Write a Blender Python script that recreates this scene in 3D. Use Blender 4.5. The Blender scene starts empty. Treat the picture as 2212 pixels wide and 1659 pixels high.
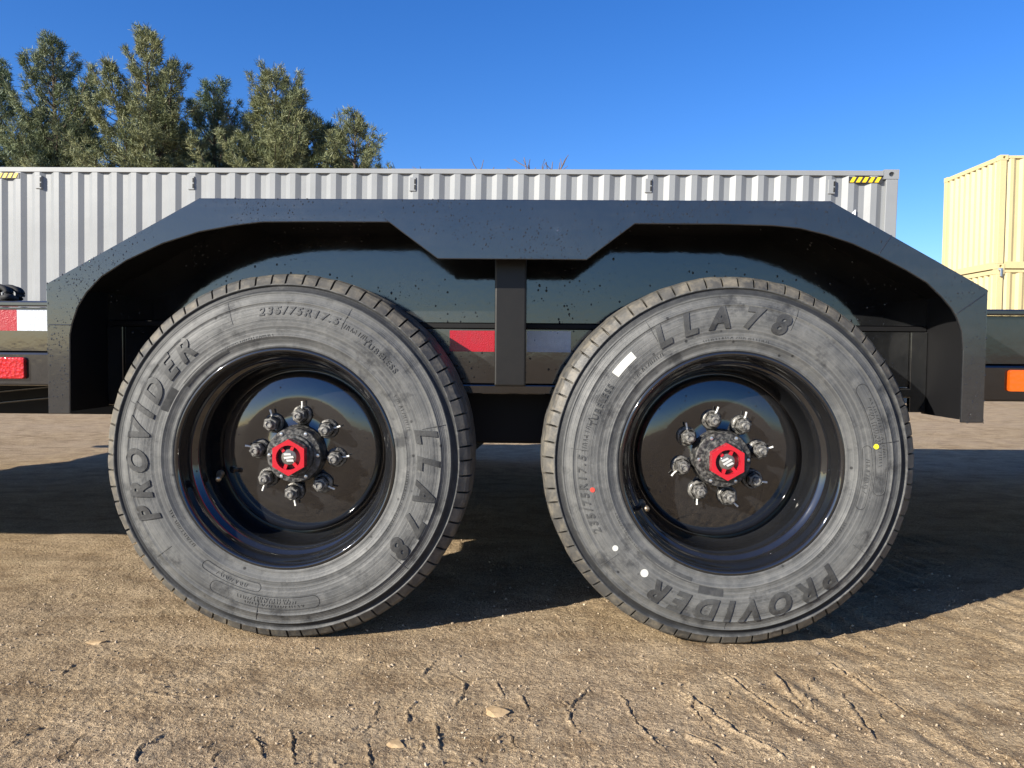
import bpy, bmesh, math, random
import numpy as np
from mathutils import Matrix, Vector, Quaternion

# ------------------------------------------------------------------ camera, sky, sun, exposure
scene = bpy.context.scene
C = scene.collection
cam_d = bpy.data.cameras.new('camera')
cam = bpy.data.objects.new('camera', cam_d)
C.objects.link(cam)
cam_d.sensor_width = 36.0
cam_d.lens = 36.0 * 1662.0 / 2212.0
cam_d.clip_start = 0.05
cam_d.clip_end = 2000.0
CAM_YAW, CAM_PITCH, CAM_ROLL, CAM_H = 0.01833, 0.04289, 0.00811, 0.6247
_fw = Vector((-math.sin(CAM_YAW) * math.cos(CAM_PITCH), math.cos(CAM_YAW) * math.cos(CAM_PITCH), -math.sin(CAM_PITCH)))
_rt = Vector((math.cos(CAM_YAW), math.sin(CAM_YAW), 0))
_up = _rt.cross(_fw)
_r2 = _rt * math.cos(CAM_ROLL) + _up * math.sin(CAM_ROLL)
_u2 = _up * math.cos(CAM_ROLL) - _rt * math.sin(CAM_ROLL)
_m = Matrix((_r2, _u2, -_fw)).transposed().to_4x4()
_m.translation = (0, 0, CAM_H)
cam.matrix_world = _m
scene.camera = cam

SUN_DIR = Vector((1.63, 1.347, -1.0)).normalized()          # the way the light travels
SUN_EL = math.asin(-SUN_DIR.z)
SUN_AZ = math.atan2(-SUN_DIR.x, -SUN_DIR.y)                # from +Y towards +X
world = bpy.data.worlds.new('World')
scene.world = world
world.use_nodes = True
wn = world.node_tree.nodes
sky = wn.new('ShaderNodeTexSky')
sky.sky_type = 'NISHITA'
sky.sun_disc = False
sky.sun_elevation = SUN_EL
sky.sun_rotation = SUN_AZ
sky.altitude = 0
sky.air_density = 1.0
sky.dust_density = 0.5
sky.ozone_density = 6.0
wn['Background'].inputs['Strength'].default_value = 0.095
hsv = wn.new('ShaderNodeHueSaturation')
hsv.inputs['Saturation'].default_value = 1.2
hsv.inputs['Hue'].default_value = 0.512
world.node_tree.links.new(sky.outputs[0], hsv.inputs['Color'])
world.node_tree.links.new(hsv.outputs[0], wn['Background'].inputs[0])
sun_d = bpy.data.lights.new('sun', 'SUN')
sun_d.energy = 5.0
sun_d.angle = math.radians(0.5)
sun_d.color = (1.0, 0.935, 0.81)
sun = bpy.data.objects.new('sun', sun_d)
C.objects.link(sun)
sun.rotation_euler = SUN_DIR.to_track_quat('-Z', 'Y').to_euler()
scene.view_settings.view_transform = 'Standard'
scene.view_settings.look = 'None'
scene.view_settings.exposure = 1.02
scene.view_settings.gamma = 1.0
scene.view_settings.use_curve_mapping = False

rng = np.random.default_rng(7)
random.seed(7)

# ------------------------------------------------------------------ helpers
def obj(name, verts, faces, mat=None, parent=None, smooth=False, uvmat=None):
    me = bpy.data.meshes.new(name)
    me.from_pydata([tuple(map(float, v)) for v in verts], [], [tuple(f) for f in faces])
    me.update()
    return mobj(name, me, mat, parent, smooth)

def mobj(name, me, mat=None, parent=None, smooth=False):
    if mat is not None and not me.materials:
        me.materials.append(mat)
    if smooth:
        me.polygons.foreach_set('use_smooth', [True] * len(me.polygons))
    o = bpy.data.objects.new(name, me)
    C.objects.link(o)
    o.parent = parent
    return o

def empty(name, label, cat, loc=(0, 0, 0), group=None):
    o = bpy.data.objects.new(name, None)
    C.objects.link(o)
    o.location = loc
    o.empty_display_size = 0.2
    tag(o, label, cat, group)
    return o

def tag(o, label=None, cat=None, group=None, kind=None):
    if label: o['label'] = label
    if cat: o['category'] = cat
    if group: o['group'] = group
    if kind: o['kind'] = kind
    return o

def bevel(o, w=0.002, seg=2):
    m = o.modifiers.new('bevel', 'BEVEL')
    m.width = w; m.segments = seg; m.limit_method = 'ANGLE'; m.angle_limit = math.radians(40)
    return o

def box_vf(x0, x1, y0, y1, z0, z1):
    v = [(x0, y0, z0), (x1, y0, z0), (x1, y1, z0), (x0, y1, z0), (x0, y0, z1), (x1, y0, z1), (x1, y1, z1), (x0, y1, z1)]
    f = [(0, 3, 2, 1), (4, 5, 6, 7), (0, 1, 5, 4), (1, 2, 6, 5), (2, 3, 7, 6), (3, 0, 4, 7)]
    return v, f

def join(parts):
    V, F = [], []
    for v, f in parts:
        n = len(V)
        V.extend([tuple(p) for p in v])
        F.extend([tuple(i + n for i in q) for q in f])
    return V, F

def box(name, x0, x1, y0, y1, z0, z1, mat, parent=None, bev=0.0):
    o = obj(name, *box_vf(x0, x1, y0, y1, z0, z1), mat, parent)
    if bev: bevel(o, bev)
    return o

def prism_xz(poly, y0, y1):
    """polygon in X-Z (any winding) extruded along Y"""
    n = len(poly)
    a = sum(poly[i][0] * poly[(i + 1) % n][1] - poly[(i + 1) % n][0] * poly[i][1] for i in range(n))
    if a < 0: poly = poly[::-1]
    v = [(x, y0, z) for x, z in poly] + [(x, y1, z) for x, z in poly]
    f = [tuple(range(n)), tuple(range(2 * n - 1, n - 1, -1))]
    f += [(i, i + n, (i + 1) % n + n, (i + 1) % n) for i in range(n)]
    return v, f

def lathe(prof, seg, close=False, ang0=0.0):
    """profile of (radius, y); axis = Y; returns verts/faces"""
    v, f = [], []
    m = len(prof)
    for k in range(seg):
        a = ang0 + 2 * math.pi * k / seg
        s, c = math.sin(a), math.cos(a)
        for r, y in prof: v.append((r * s, y, r * c))
    for k in range(seg):
        b0, b1 = k * m, ((k + 1) % seg) * m
        for i in range(m - 1 if not close else m):
            j = (i + 1) % m
            f.append((b0 + i, b0 + j, b1 + j, b1 + i))
    return v, f

def tube(pts, radii, seg=6):
    pts = [Vector(p) for p in pts]
    v, f = [], []
    for i, p in enumerate(pts):
        d = (pts[min(i + 1, len(pts) - 1)] - pts[max(i - 1, 0)])
        d = d.normalized() if d.length > 1e-9 else Vector((0, 0, 1))
        a = d.cross(Vector((0.31, 0.2, 0.93)) if abs(d.z) < .9 else Vector((1, 0.1, 0))).normalized()
        b = d.cross(a)
        r = radii[i] if hasattr(radii, '__len__') else radii
        for k in range(seg):
            t = 2 * math.pi * k / seg
            v.append(p + a * (r * math.cos(t)) + b * (r * math.sin(t)))
    for i in range(len(pts) - 1):
        for k in range(seg):
            f.append((i * seg + k, i * seg + (k + 1) % seg, (i + 1) * seg + (k + 1) % seg, (i + 1) * seg + k))
    f.append(tuple(range(seg))[::-1])
    f.append(tuple(range((len(pts) - 1) * seg, len(pts) * seg)))
    return v, f

# ------------------------------------------------------------------ materials
def mat(name, col=(.5, .5, .5), rough=.5, metal=0.0, spec=.5, coat=0.0):
    m = bpy.data.materials.new(name)
    m.use_nodes = True
    p = m.node_tree.nodes['Principled BSDF']
    p.inputs['Base Color'].default_value = (*col, 1)
    p.inputs['Roughness'].default_value = rough
    p.inputs['Metallic'].default_value = metal
    p.inputs['Specular IOR Level'].default_value = spec
    p.inputs['Coat Weight'].default_value = coat
    p.inputs['Coat Roughness'].default_value = .05
    return m

class NT:
    def __init__(s, m):
        s.t = m.node_tree; s.p = s.t.nodes['Principled BSDF']
        s.tc = s.t.nodes.new('ShaderNodeTexCoord')
    def n(s, typ, **kw):
        x = s.t.nodes.new(typ)
        for k, v in kw.items():
            if k in x.inputs: x.inputs[k].default_value = v
            else: setattr(x, k, v)
        return x
    def l(s, a, b): s.t.links.new(a, b)
    def noise(s, scale, detail=4, rough=.55, vec=None, coord='Object', scale3=None):
        x = s.n('ShaderNodeTexNoise', Scale=scale, Detail=detail, Roughness=rough)
        src = s.tc.outputs[coord] if vec is None else vec
        if scale3:
            mp = s.n('ShaderNodeMapping'); mp.inputs['Scale'].default_value = scale3
            s.l(src, mp.inputs[0]); src = mp.outputs[0]
        s.l(src, x.inputs['Vector'])
        return x.outputs['Fac']
    def ramp(s, fac, stops):
        x = s.n('ShaderNodeValToRGB')
        e = x.color_ramp.elements
        while len(e) < len(stops): e.new(.5)
        for k, (pos, c) in enumerate(stops):
            e[k].position = pos
            e[k].color = (*c, 1) if hasattr(c, '__len__') else (c, c, c, 1)
        s.l(fac, x.inputs[0])
        return x.outputs[0]
    def mix(s, fac, a, b, blend='MIX'):
        x = s.n('ShaderNodeMix', data_type='RGBA', blend_type=blend)
        for sock, val in ((x.inputs[0], fac), (x.inputs[6], a), (x.inputs[7], b)):
            if hasattr(val, 'is_output'): s.l(val, sock)
            elif hasattr(val, '__len__'): sock.default_value = (*val, 1)
            else: sock.default_value = val
        return x.outputs[2]
    def bump(s, h, strength=.3, dist=.01, prev=None):
        x = s.n('ShaderNodeBump', Strength=strength, Distance=dist)
        s.l(h, x.inputs['Height'])
        if prev is not None: s.l(prev, x.inputs['Normal'])
        return x.outputs[0]

def make_paint(name, base=(.010, .0105, .012), dust=(.060, .058, .054), amount=.35, r0=.10, r1=.40, scale=3.0, streak=False, spec=.85, coat=.6):
    m = mat(name, base, .15, spec=spec, coat=coat)
    t = NT(m)
    big = t.noise(scale, 6, .62)
    fine = t.noise(scale * 22, 5, .6)
    f1 = t.ramp(big, [(.42, 0.0), (.72, 1.0)])
    f2 = t.ramp(fine, [(.35, .45), (.7, 1.0)])
    f = t.mix(1.0, f1, f2, 'MULTIPLY')
    if streak:
        st = t.noise(2.0, 5, .6, scale3=(1.2, 1, 26))
        f = t.mix(.7, f, t.ramp(st, [(.42, 0.05), (.68, 1.0)]), 'MULTIPLY')
    fm = t.n('ShaderNodeMath', operation='MULTIPLY'); t.l(f, fm.inputs[0]); fm.inputs[1].default_value = amount
    t.l(t.mix(fm.outputs[0], base, dust), t.p.inputs['Base Color'])
    rm = t.n('ShaderNodeMapRange'); t.l(fm.outputs[0], rm.inputs[0]); rm.inputs[3].default_value = r0; rm.inputs[4].default_value = r1
    t.l(rm.outputs[0], t.p.inputs['Roughness'])
    orange = t.noise(55, 3, .5)
    t.l(t.bump(orange, .035, .004), t.p.inputs['Normal'])
    return m

M = {}
M['paint'] = make_paint('black_gloss_paint', base=(.0085, .009, .010), dust=(.085, .083, .080), amount=.42, r0=.055, r1=.26)  # dust film, raised further to put brighter sky reflection into the colour
M['skirt'] = make_paint('black_fender_paint', base=(.0105, .0115, .0135), dust=(.080, .079, .077), amount=.36, r0=.13, r1=.40, scale=2.2, streak=True)
M['rim'] = make_paint('black_wheel_paint', base=(.008, .0085, .010), dust=(.050, .047, .043), amount=.16, r0=.05, r1=.20, scale=6)
M['dark'] = make_paint('black_underbody_and_shade', base=(.006, .006, .007), dust=(.014, .013, .012), amount=.5, r0=.6, r1=.8, spec=.25, coat=0)  # underbody black, also where shade is put into the colour
M['post'] = make_paint('dull_black_paint', base=(.008, .0072, .0062), dust=(.035, .030, .024), amount=.3, r0=.40, r1=.55, spec=.35, coat=0)
M['drop'] = mat('water_droplet', (.012, .013, .015), .03, spec=.8)
M['red_plastic'] = mat('red_plastic', (.42, .010, .022), .22, coat=.5)
M['red_lens'] = mat('red_lens', (.45, .008, .010), .12, coat=.6)
M['red_tape'] = mat('red_reflective_tape', (.34, .010, .020), .22, coat=.3)
M['white_tape'] = mat('white_reflective_tape', (.50, .53, .58), .20, coat=.3)
M['amber_lens'] = mat('amber_lens', (.95, .17, .006), .18, coat=.4)
M['amber_lens'].node_tree.nodes['Principled BSDF'].inputs['Emission Color'].default_value = (1.0, .16, .008, 1)
M['amber_lens'].node_tree.nodes['Principled BSDF'].inputs['Emission Strength'].default_value = .45   # a lit side marker
M['steel'] = mat('steel_screw', (.62, .63, .64), .28, metal=.9)
M['white_plastic'] = mat('white_plastic', (.72, .71, .66), .45)
M['sticker'] = mat('white_sticker', (.52, .52, .48), .6)
M['yellow_dot'] = mat('yellow_mark', (.72, .66, .03), .5)
M['red_dot'] = mat('red_mark', (.55, .06, .04), .5)
M['brass'] = mat('tarnished_brass', (.42, .33, .22), .35, metal=.8)
M['white_paint'] = mat('white_marking', (.80, .80, .79), .5)
M['emblem'] = mat('worn_white_print', (.46, .46, .44), .5)
M['haz_yellow'] = mat('hazard_yellow', (.80, .52, .02), .45)
M['haz_black'] = mat('hazard_black', (.03, .03, .032), .5)
M['hole'] = mat('slot_shade_black', (.01, .01, .01), .8)
M['strap'] = mat('black_webbing', (.012, .012, .013), .75)
M['ink'] = mat('printed_ink', (.25, .25, .24), .6)

for _k, _sc, _st in (('red_lens', 150, .5), ('red_tape', 420, .25), ('white_tape', 420, .25), ('amber_lens', 120, .15)):
    _t = NT(M[_k])
    _v = _t.n('ShaderNodeTexVoronoi', Scale=_sc); _t.l(_t.tc.outputs['Object'], _v.inputs['Vector'])
    _t.l(_t.bump(_v.outputs['Distance'], _st, .003), _t.p.inputs['Normal'])
    _c = tuple(_t.p.inputs['Base Color'].default_value)[:3]
    _n = _t.noise(35, 4, .6)
    _t.l(_t.mix(_t.ramp(_n, [(.4, 0.0), (.75, .35)]), _c, tuple(q * .45 + .03 for q in _c)), _t.p.inputs['Base Color'])

def make_nut():
    m = mat('dusty_black_steel', (.05, .05, .05), .38, metal=.35)
    t = NT(m)
    f = t.noise(160, 4, .6)
    t.l(t.ramp(f, [(.38, (.040, .040, .041)), (.62, (.24, .23, .21))]), t.p.inputs['Base Color'])
    t.l(t.ramp(f, [(.3, .25), (.7, .6)]), t.p.inputs['Roughness'])
    return m
M['nut'] = make_nut()

def make_hub():
    m = mat('cast_black_hub', (.03, .03, .03), .4)
    t = NT(m)
    f = t.noise(120, 5, .65)
    t.l(t.ramp(f, [(.45, (.014, .014, .015)), (.68, (.13, .125, .115))]), t.p.inputs['Base Color'])
    t.l(t.ramp(f, [(.3, .22), (.7, .6)]), t.p.inputs['Roughness'])
    t.l(t.bump(f, .25, .002), t.p.inputs['Normal'])
    return m
M['hub'] = make_hub()

def make_rubber(name, lo, hi, dust, band=True, spots=True, bigscale=7):
    m = mat(name, lo, .6, spec=.35)
    t = NT(m)
    big = t.noise(bigscale, 6, .65)
    mid = t.noise(38, 5, .65)
    fine = t.noise(240, 3, .6)
    c = t.mix(t.ramp(big, [(.36, 0.0), (.64, 1.0)]), lo, hi)
    c = t.mix(t.ramp(mid, [(.46, 0.0), (.76, .45)]), c, dust)
    # radial coordinate in the wheel plane
    sep = t.n('ShaderNodeSeparateXYZ'); t.l(t.tc.outputs['Object'], sep.inputs[0])
    cmb = t.n('ShaderNodeCombineXYZ'); t.l(sep.outputs[0], cmb.inputs[0]); t.l(sep.outputs[2], cmb.inputs[2])
    ln = t.n('ShaderNodeVectorMath', operation='LENGTH'); t.l(cmb.outputs[0], ln.inputs[0])
    if band:
        # concentric mould lines, and the smooth unscuffed ring below the shoulder
        sc = t.n('ShaderNodeMath', operation='MULTIPLY'); t.l(ln.outputs['Value'], sc.inputs[0]); sc.inputs[1].default_value = 190
        n1 = t.n('ShaderNodeTexNoise', noise_dimensions='1D', Detail=3, Roughness=.7)
        n1.inputs['Scale'].default_value = 1.0
        t.l(sc.outputs[0], n1.inputs['W'])
        c = t.mix(t.ramp(n1.outputs['Fac'], [(.38, .0), (.72, .38)]), c, dust)
        off = t.n('ShaderNodeMath', operation='MULTIPLY_ADD'); t.l(mid, off.inputs[0]); off.inputs[1].default_value = .010; t.l(ln.outputs['Value'], off.inputs[2])
        ring = t.ramp(off.outputs[0], [(.3570, 0.0), (.3600, 1.0), (.3705, 1.0), (.3735, 0.0)])
        brk = t.mix(1.0, ring, t.ramp(big, [(.30, .35), (.48, 1.0)]), 'MULTIPLY')
        c = t.mix(brk, c, (.018, .019, .021))
    if spots:
        damp = t.noise(13, 6, .7)
        c = t.mix(t.ramp(damp, [(.54, 0.0), (.66, .80)]), c, (.022, .023, .025))
        vo = t.n('ShaderNodeTexVoronoi', Scale=34, Randomness=1.0); t.l(t.tc.outputs['Object'], vo.inputs['Vector'])
        sp = t.ramp(vo.outputs['Distance'], [(.085, 1.0), (.125, 0.0)])
        gate = t.ramp(t.noise(5, 2, .5), [(.5, 0.0), (.58, .85)])
        c = t.mix(t.mix(1.0, sp, gate, 'MULTIPLY'), c, (.010, .010, .011))
    t.l(c, t.p.inputs['Base Color'])
    t.l(t.ramp(big, [(.3, .42), (.7, .68)]), t.p.inputs['Roughness'])
    b = t.bump(fine, .22, .002)
    if band: b = t.bump(n1.outputs['Fac'], .55, .0025, b)
    t.l(t.bump(mid, .18, .004, b), t.p.inputs['Normal'])
    return m
M['rubber'] = make_rubber('weathered_rubber', (.046, .048, .050), (.096, .097, .094), (.195, .192, .182))
M['tread'] = make_rubber('dusty_tread_rubber', (.045, .045, .045), (.10, .093, .080), (.30, .255, .185), band=False, spots=False)
M['letter'] = make_rubber('raised_letter_rubber', (.018, .018, .019), (.060, .061, .060), (.115, .114, .108), band=False, spots=False, bigscale=6.5)
M['small_letter'] = make_rubber('small_letter_rubber', (.034, .035, .036), (.068, .069, .068), (.12, .12, .115), band=False, spots=False)

def make_container(name, col, col2, dirt):
    m = mat(name, col, .42, spec=.45)
    t = NT(m)
    a = t.noise(1.3, 5, .6)
    s = t.noise(3.0, 6, .6, scale3=(1.0, 1.0, .12))
    c = t.mix(t.ramp(a, [(.35, 0.0), (.7, 1.0)]), col, col2)
    c = t.mix(t.ramp(s, [(.55, 0.0), (.85, .35)]), c, dirt)
    t.l(c, t.p.inputs['Base Color'])
    t.l(t.bump(t.noise(2.5, 3, .5), .10, .02), t.p.inputs['Normal'])
    return m
M['grey_cont'] = make_container('grey_container_paint', (.222, .231, .238), (.196, .204, .210), (.145, .145, .143))
M['cream_cont'] = make_container('cream_container_paint', (.55, .455, .240), (.52, .425, .222), (.40, .325, .175))

def make_ground():
    m = mat('sandy_dirt', (.3, .23, .16), .9, spec=.2)
    t = NT(m)
    big = t.noise(1.1, 5, .6)
    mid = t.noise(9, 6, .65)
    lay = t.noise(5, 5, .6, scale3=(1.0, 2.6, 1.0))
    fine = t.noise(140, 4, .72)
    grit = t.noise(290, 2, .7)
    c = t.ramp(mid, [(.30, (.210, .142, .080)), (.50, (.395, .286, .166)), (.72, (.515, .390, .242))])
    c = t.mix(t.ramp(big, [(.40, 0.0), (.62, .55)]), c, (.410, .312, .215))
    c = t.mix(t.ramp(lay, [(.50, 0.0), (.66, .75)]), c, (.215, .145, .080))
    c = t.mix(t.ramp(fine, [(.36, .75), (.51, 0.0)]), c, (.115, .078, .047))
    c = t.mix(t.ramp(grit, [(.58, 0.0), (.68, .75)]), c, (.70, .57, .38))
    t.l(c, t.p.inputs['Base Color'])
    b = t.bump(grit, .8, .005)
    b = t.bump(fine, .9, .010, b)
    b = t.bump(mid, .35, .02, b)
    t.l(b, t.p.inputs['Normal'])
    return m
M['ground'] = make_ground()
def make_stone():
    m = mat('pale_stone', (.35, .27, .17), .75)
    t = NT(m)
    oi = t.n('ShaderNodeObjectInfo')
    f = t.noise(70, 5, .65)
    t.l(t.ramp(f, [(.3, (.25, .165, .085)), (.7, (.42, .30, .165))]), t.p.inputs['Base Color'])
    t.l(t.bump(f, .4, .004), t.p.inputs['Normal'])
    return m
M['stone'] = make_stone()
def make_gravel():
    m = mat('loose_grit', (.3, .24, .17), .85)
    t = NT(m)
    f = t.noise(45, 2, .5)
    t.l(t.ramp(f, [(.35, (.17, .13, .09)), (.52, (.36, .275, .18)), (.7, (.52, .43, .31))]), t.p.inputs['Base Color'])
    return m
M['gravel'] = make_gravel()

def make_leaf(name, a, b, cdk):
    m = mat(name, a, .55, spec=.3)
    t = NT(m)
    f = t.noise(.9, 3, .6)
    g = t.noise(6, 2, .6)
    c = t.mix(t.ramp(f, [(.36, 0.0), (.64, 1.0)]), a, b)
    c = t.mix(t.ramp(g, [(.40, .6), (.60, 0.0)]), c, cdk)
    t.l(c, t.p.inputs['Base Color'])
    return m
M['pine'] = make_leaf('pine_needles', (.130, .165, .082), (.222, .236, .118), (.066, .096, .056))
M['pine_b'] = make_leaf('pine_needles_blue', (.092, .135, .074), (.165, .198, .100), (.050, .082, .054))
M['pine_c'] = make_leaf('pine_needles_olive', (.165, .188, .088), (.262, .258, .124), (.080, .104, .054))
M['bark'] = mat('pine_bark', (.085, .062, .045), .9)
M['twig'] = mat('bare_twig', (.16, .115, .09), .9)

# ------------------------------------------------------------------ ground
_PG = {}
def perlin(x, y, seed):
    if seed not in _PG:
        g = np.random.default_rng(seed).uniform(0, 2 * np.pi, (64, 64))
        _PG[seed] = (np.cos(g), np.sin(g))
    gx, gy = _PG[seed]
    xi, yi = np.floor(x).astype(int), np.floor(y).astype(int)
    xf, yf = x - xi, y - yi
    u = xf * xf * xf * (xf * (xf * 6 - 15) + 10); w = yf * yf * yf * (yf * (yf * 6 - 15) + 10)
    def d(ix, iy, fx, fy): return gx[ix & 63, iy & 63] * fx + gy[ix & 63, iy & 63] * fy
    a = d(xi, yi, xf, yf); b = d(xi + 1, yi, xf - 1, yf); c = d(xi, yi + 1, xf, yf - 1); e = d(xi + 1, yi + 1, xf - 1, yf - 1)
    return (a * (1 - u) + b * u) * (1 - w) + (c * (1 - u) + e * u) * w

CRACKS = [[(-0.046, 1.338), (-0.064, 1.302)], [(-0.047, 1.326), (-0.017, 1.281), (-0.025, 1.264)], [(-0.01, 1.397), (0.001, 1.365), (0.012, 1.305)], [(0.128, 1.415), (0.103, 1.362), (0.078, 1.313), (0.064, 1.361)], [(0.078, 1.313), (0.09, 1.246)], [(0.168, 1.41), (0.183, 1.365), (0.191, 1.299), (0.207, 1.23), (0.223, 1.181)], [(-0.189, 1.358), (-0.196, 1.309), (-0.188, 1.286), (-0.197, 1.263)], [(-0.148, 1.276), (-0.137, 1.228), (-0.127, 1.183)], [(-0.257, 1.343), (-0.247, 1.278), (-0.262, 1.234)], [(-0.174, 1.553), (-0.178, 1.505), (-0.191, 1.459)], [(-0.065, 1.144), (-0.056, 1.201), (-0.04, 1.231)], [(-0.17, 1.168), (-0.16, 1.207), (-0.144, 1.223)], [(-0.019, 1.232), (-0.008, 1.188)], [(-0.246, 1.204), (-0.226, 1.129)], [(-0.106, 1.427), (-0.108, 1.374), (-0.12, 1.323)], [(-0.05, 1.429), (-0.033, 1.37)], [(0.525, 1.41), (0.511, 1.377), (0.514, 1.311)], [(0.41, 1.342), (0.421, 1.274)], [(0.307, 1.382), (0.298, 1.326), (0.316, 1.254)], [(0.429, 1.387), (0.442, 1.356)], [(0.561, 1.473), (0.531, 1.417)], [(0.623, 1.344), (0.616, 1.286)], [(0.284, 1.193), (0.3, 1.139)], [(0.38, 1.398), (0.369, 1.365), (0.378, 1.347)], [(-0.576, 1.216), (-0.589, 1.153), (-0.577, 1.11)], [(-0.705, 1.211), (-0.701, 1.156), (-0.698, 1.106)], [(-0.469, 1.164), (-0.467, 1.125)], [(-0.38, 1.237), (-0.34, 1.117)], [(-0.445, 1.235), (-0.409, 1.172), (-0.393, 1.146)], [(-0.886, 1.479), (-0.881, 1.427)], [(-0.503, 1.162), (-0.497, 1.19)], [(-0.904, 1.359), (-0.88, 1.379)], [(-0.806, 1.146), (-0.79, 1.23)], [(-0.655, 1.332), (-0.632, 1.351), (-0.586, 1.339)]]
RIDGES = [[(0.389, 1.489), (0.438, 1.343), (0.514, 1.23)], [(0.263, 1.247), (0.336, 1.185)], [(0.495, 1.485), (0.498, 1.358)], [(0.293, 1.395), (0.348, 1.277), (0.417, 1.169)], [(0.618, 1.567), (0.678, 1.305)], [(0.593, 1.426), (0.573, 1.222)]]

def carve(X, Y, H, poly, depth, width, lip, seed):
    """groove with a slightly raised crumbly edge along a polyline"""
    P = np.array(poly)
    mrg = .05
    s = (X > P[:, 0].min() - mrg) & (X < P[:, 0].max() + mrg) & (Y > P[:, 1].min() - mrg) & (Y < P[:, 1].max() + mrg)
    x, y = X[s], Y[s]
    wx = x + .007 * perlin(x * 38, y * 38, seed) + .003 * perlin(x * 120, y * 120, seed + 1)
    wy = y + .007 * perlin(x * 38 + 9, y * 38, seed + 2) + .003 * perlin(x * 120 + 5, y * 120, seed + 3)
    best = np.full(x.shape, 9.); side = np.zeros(x.shape); along = np.zeros(x.shape)
    tot = len(P) - 1
    for i in range(tot):
        a, b = P[i], P[i + 1]
        d = b - a; L2 = d @ d
        t0 = ((wx - a[0]) * d[0] + (wy - a[1]) * d[1]) / L2
        t = np.clip(t0, 0, 1)
        px, py = wx - a[0] - t * d[0], wy - a[1] - t * d[1]
        dist = np.hypot(px, py)
        up = dist < best
        best = np.where(up, dist, best)
        side = np.where(up, np.sign(px * d[1] - py * d[0]), side)
        along = np.where(up, (i + t) / tot, along)
    taper = np.clip(np.minimum(along, 1 - along) * 5 + .25, 0, 1) * np.clip(.85 + .9 * perlin(x * 30, y * 30, seed + 5), .4, 1)
    w = width * (.55 + .6 * taper) * (1 + .5 * perlin(x * 60, y * 60, seed + 4))
    g = np.exp(-(best / w) ** 2)
    e = np.exp(-((best - 2.3 * w) / (1.6 * w)) ** 2)
    H[s] += -depth * taper * g + lip * taper * e * (1 + .6 * side)

def axis(lo, hi, step, far, growth=1.09, neg=True):
    core = list(np.arange(lo, hi + step / 2, step))
    up = []; s = step; v = core[-1]
    while v < far: s *= growth; v += s; up.append(v)
    dn = []; s = step; v = core[0]
    while neg and v > -far: s *= growth; v -= s; dn.append(v)
    return np.array(dn[::-1] + core + up)

def ground_height(X, Y):
    near = np.exp(-np.maximum(0, np.hypot(X, Y - 1.6) - 3.0) ** 2 / 60)
    H = near * (.010 * perlin(X * 1.3, Y * 1.3, 1) + .007 * perlin(X * 4, Y * 5, 2) + .0040 * perlin(X * 11, Y * 13, 3))
    H += .05 * perlin(X * .16, Y * .16, 4) * (1 - near)
    fine = np.exp(-np.maximum(0, np.hypot(X, Y - 1.6) - 1.6) ** 2 / 3)
    rough = .5 + .5 * np.clip(.5 + 1.5 * perlin(X * 2.2, Y * 2.2, 30), 0, 1)
    H += fine * rough * (.0030 * perlin(X * 32, Y * 32, 5) + .0026 * perlin(X * 75, Y * 75, 6) + .0016 * np.abs(perlin(X * 150, Y * 150, 7)))
    # wet-packed wheel ruts on the right, running away at a slant
    d = (X - .55) * .93 + (Y - 1.4) * .36
    H += fine * .0030 * np.sin(d * 105 + 3 * perlin(X * 6, Y * 6, 9)) * np.clip((X - .05) * 2.2, 0, 1) * np.clip(.4 + perlin(X * 5, Y * 5, 10) * 2, 0, 1)
    # settle flat around the tyre footprints
    for cx in (-.508, .429):
        k = np.exp(-(((X - cx) / .22) ** 2 + ((Y - 1.72) / .16) ** 2))
        H = H * (1 - k) + (-.001) * k
        # dirt pressed up in front of the footprint
        H += .0085 * np.exp(-((X - cx) / .105) ** 2) * np.exp(-((Y - 1.606) / .022) ** 2) * (1 + .5 * perlin(X * 40, Y * 40, 77))
    return H

gx = axis(-1.22, 1.22, .0027, 420, 1.10)
gy = np.concatenate([axis(1.02, 1.56, .0024, 1.5, 1.1, neg=False)[:226], axis(1.02 + 226 * .0024, 2.55, .0046, 420, 1.10, neg=False)])
gy = np.concatenate([-np.geomspace(420, .4, 40), np.linspace(-.2, 1.0, 40), gy])
GX, GY = np.meshgrid(gx, gy)
GH = ground_height(GX, GY)
for i, p in enumerate(CRACKS):
    carve(GX, GY, GH, p, .0040, .0014, .0026, 100 + 7 * i)
for i, p in enumerate(RIDGES):
    carve(GX, GY, GH, p, .0035, .0030, .0036, 500 + 7 * i)
r_ = np.random.default_rng(3)
for i in range(60):
    x0, y0 = r_.uniform(-1.0, .95), 1.08 + 0.75 * r_.random() ** 1.6
    a = r_.uniform(0, math.pi); L = r_.uniform(.015, .06)
    q = [(x0, y0), (x0 + L * math.cos(a), y0 + L * math.sin(a)), (x0 + 1.6 * L * math.cos(a + .7), y0 + 1.6 * L * math.sin(a + .7))]
    carve(GX, GY, GH, q, r_.uniform(.001, .0024), r_.uniform(.0016, .0026), .0014, 900 + 7 * i)
ny_, nx_ = GX.shape
gv = np.stack([GX.ravel(), GY.ravel(), GH.ravel()], 1)
idx = np.arange(nx_ * ny_).reshape(ny_, nx_)
gf = np.stack([idx[:-1, :-1].ravel(), idx[:-1, 1:].ravel(), idx[1:, 1:].ravel(), idx[1:, :-1].ravel()], 1)
gme = bpy.data.meshes.new('ground')
gme.vertices.add(len(gv)); gme.vertices.foreach_set('co', gv.ravel())
gme.loops.add(gf.size); gme.loops.foreach_set('vertex_index', gf.ravel())
gme.polygons.add(len(gf)); gme.polygons.foreach_set('loop_start', np.arange(0, gf.size, 4)); gme.polygons.foreach_set('loop_total', np.full(len(gf), 4))
gme.update(calc_edges=True)
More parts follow.
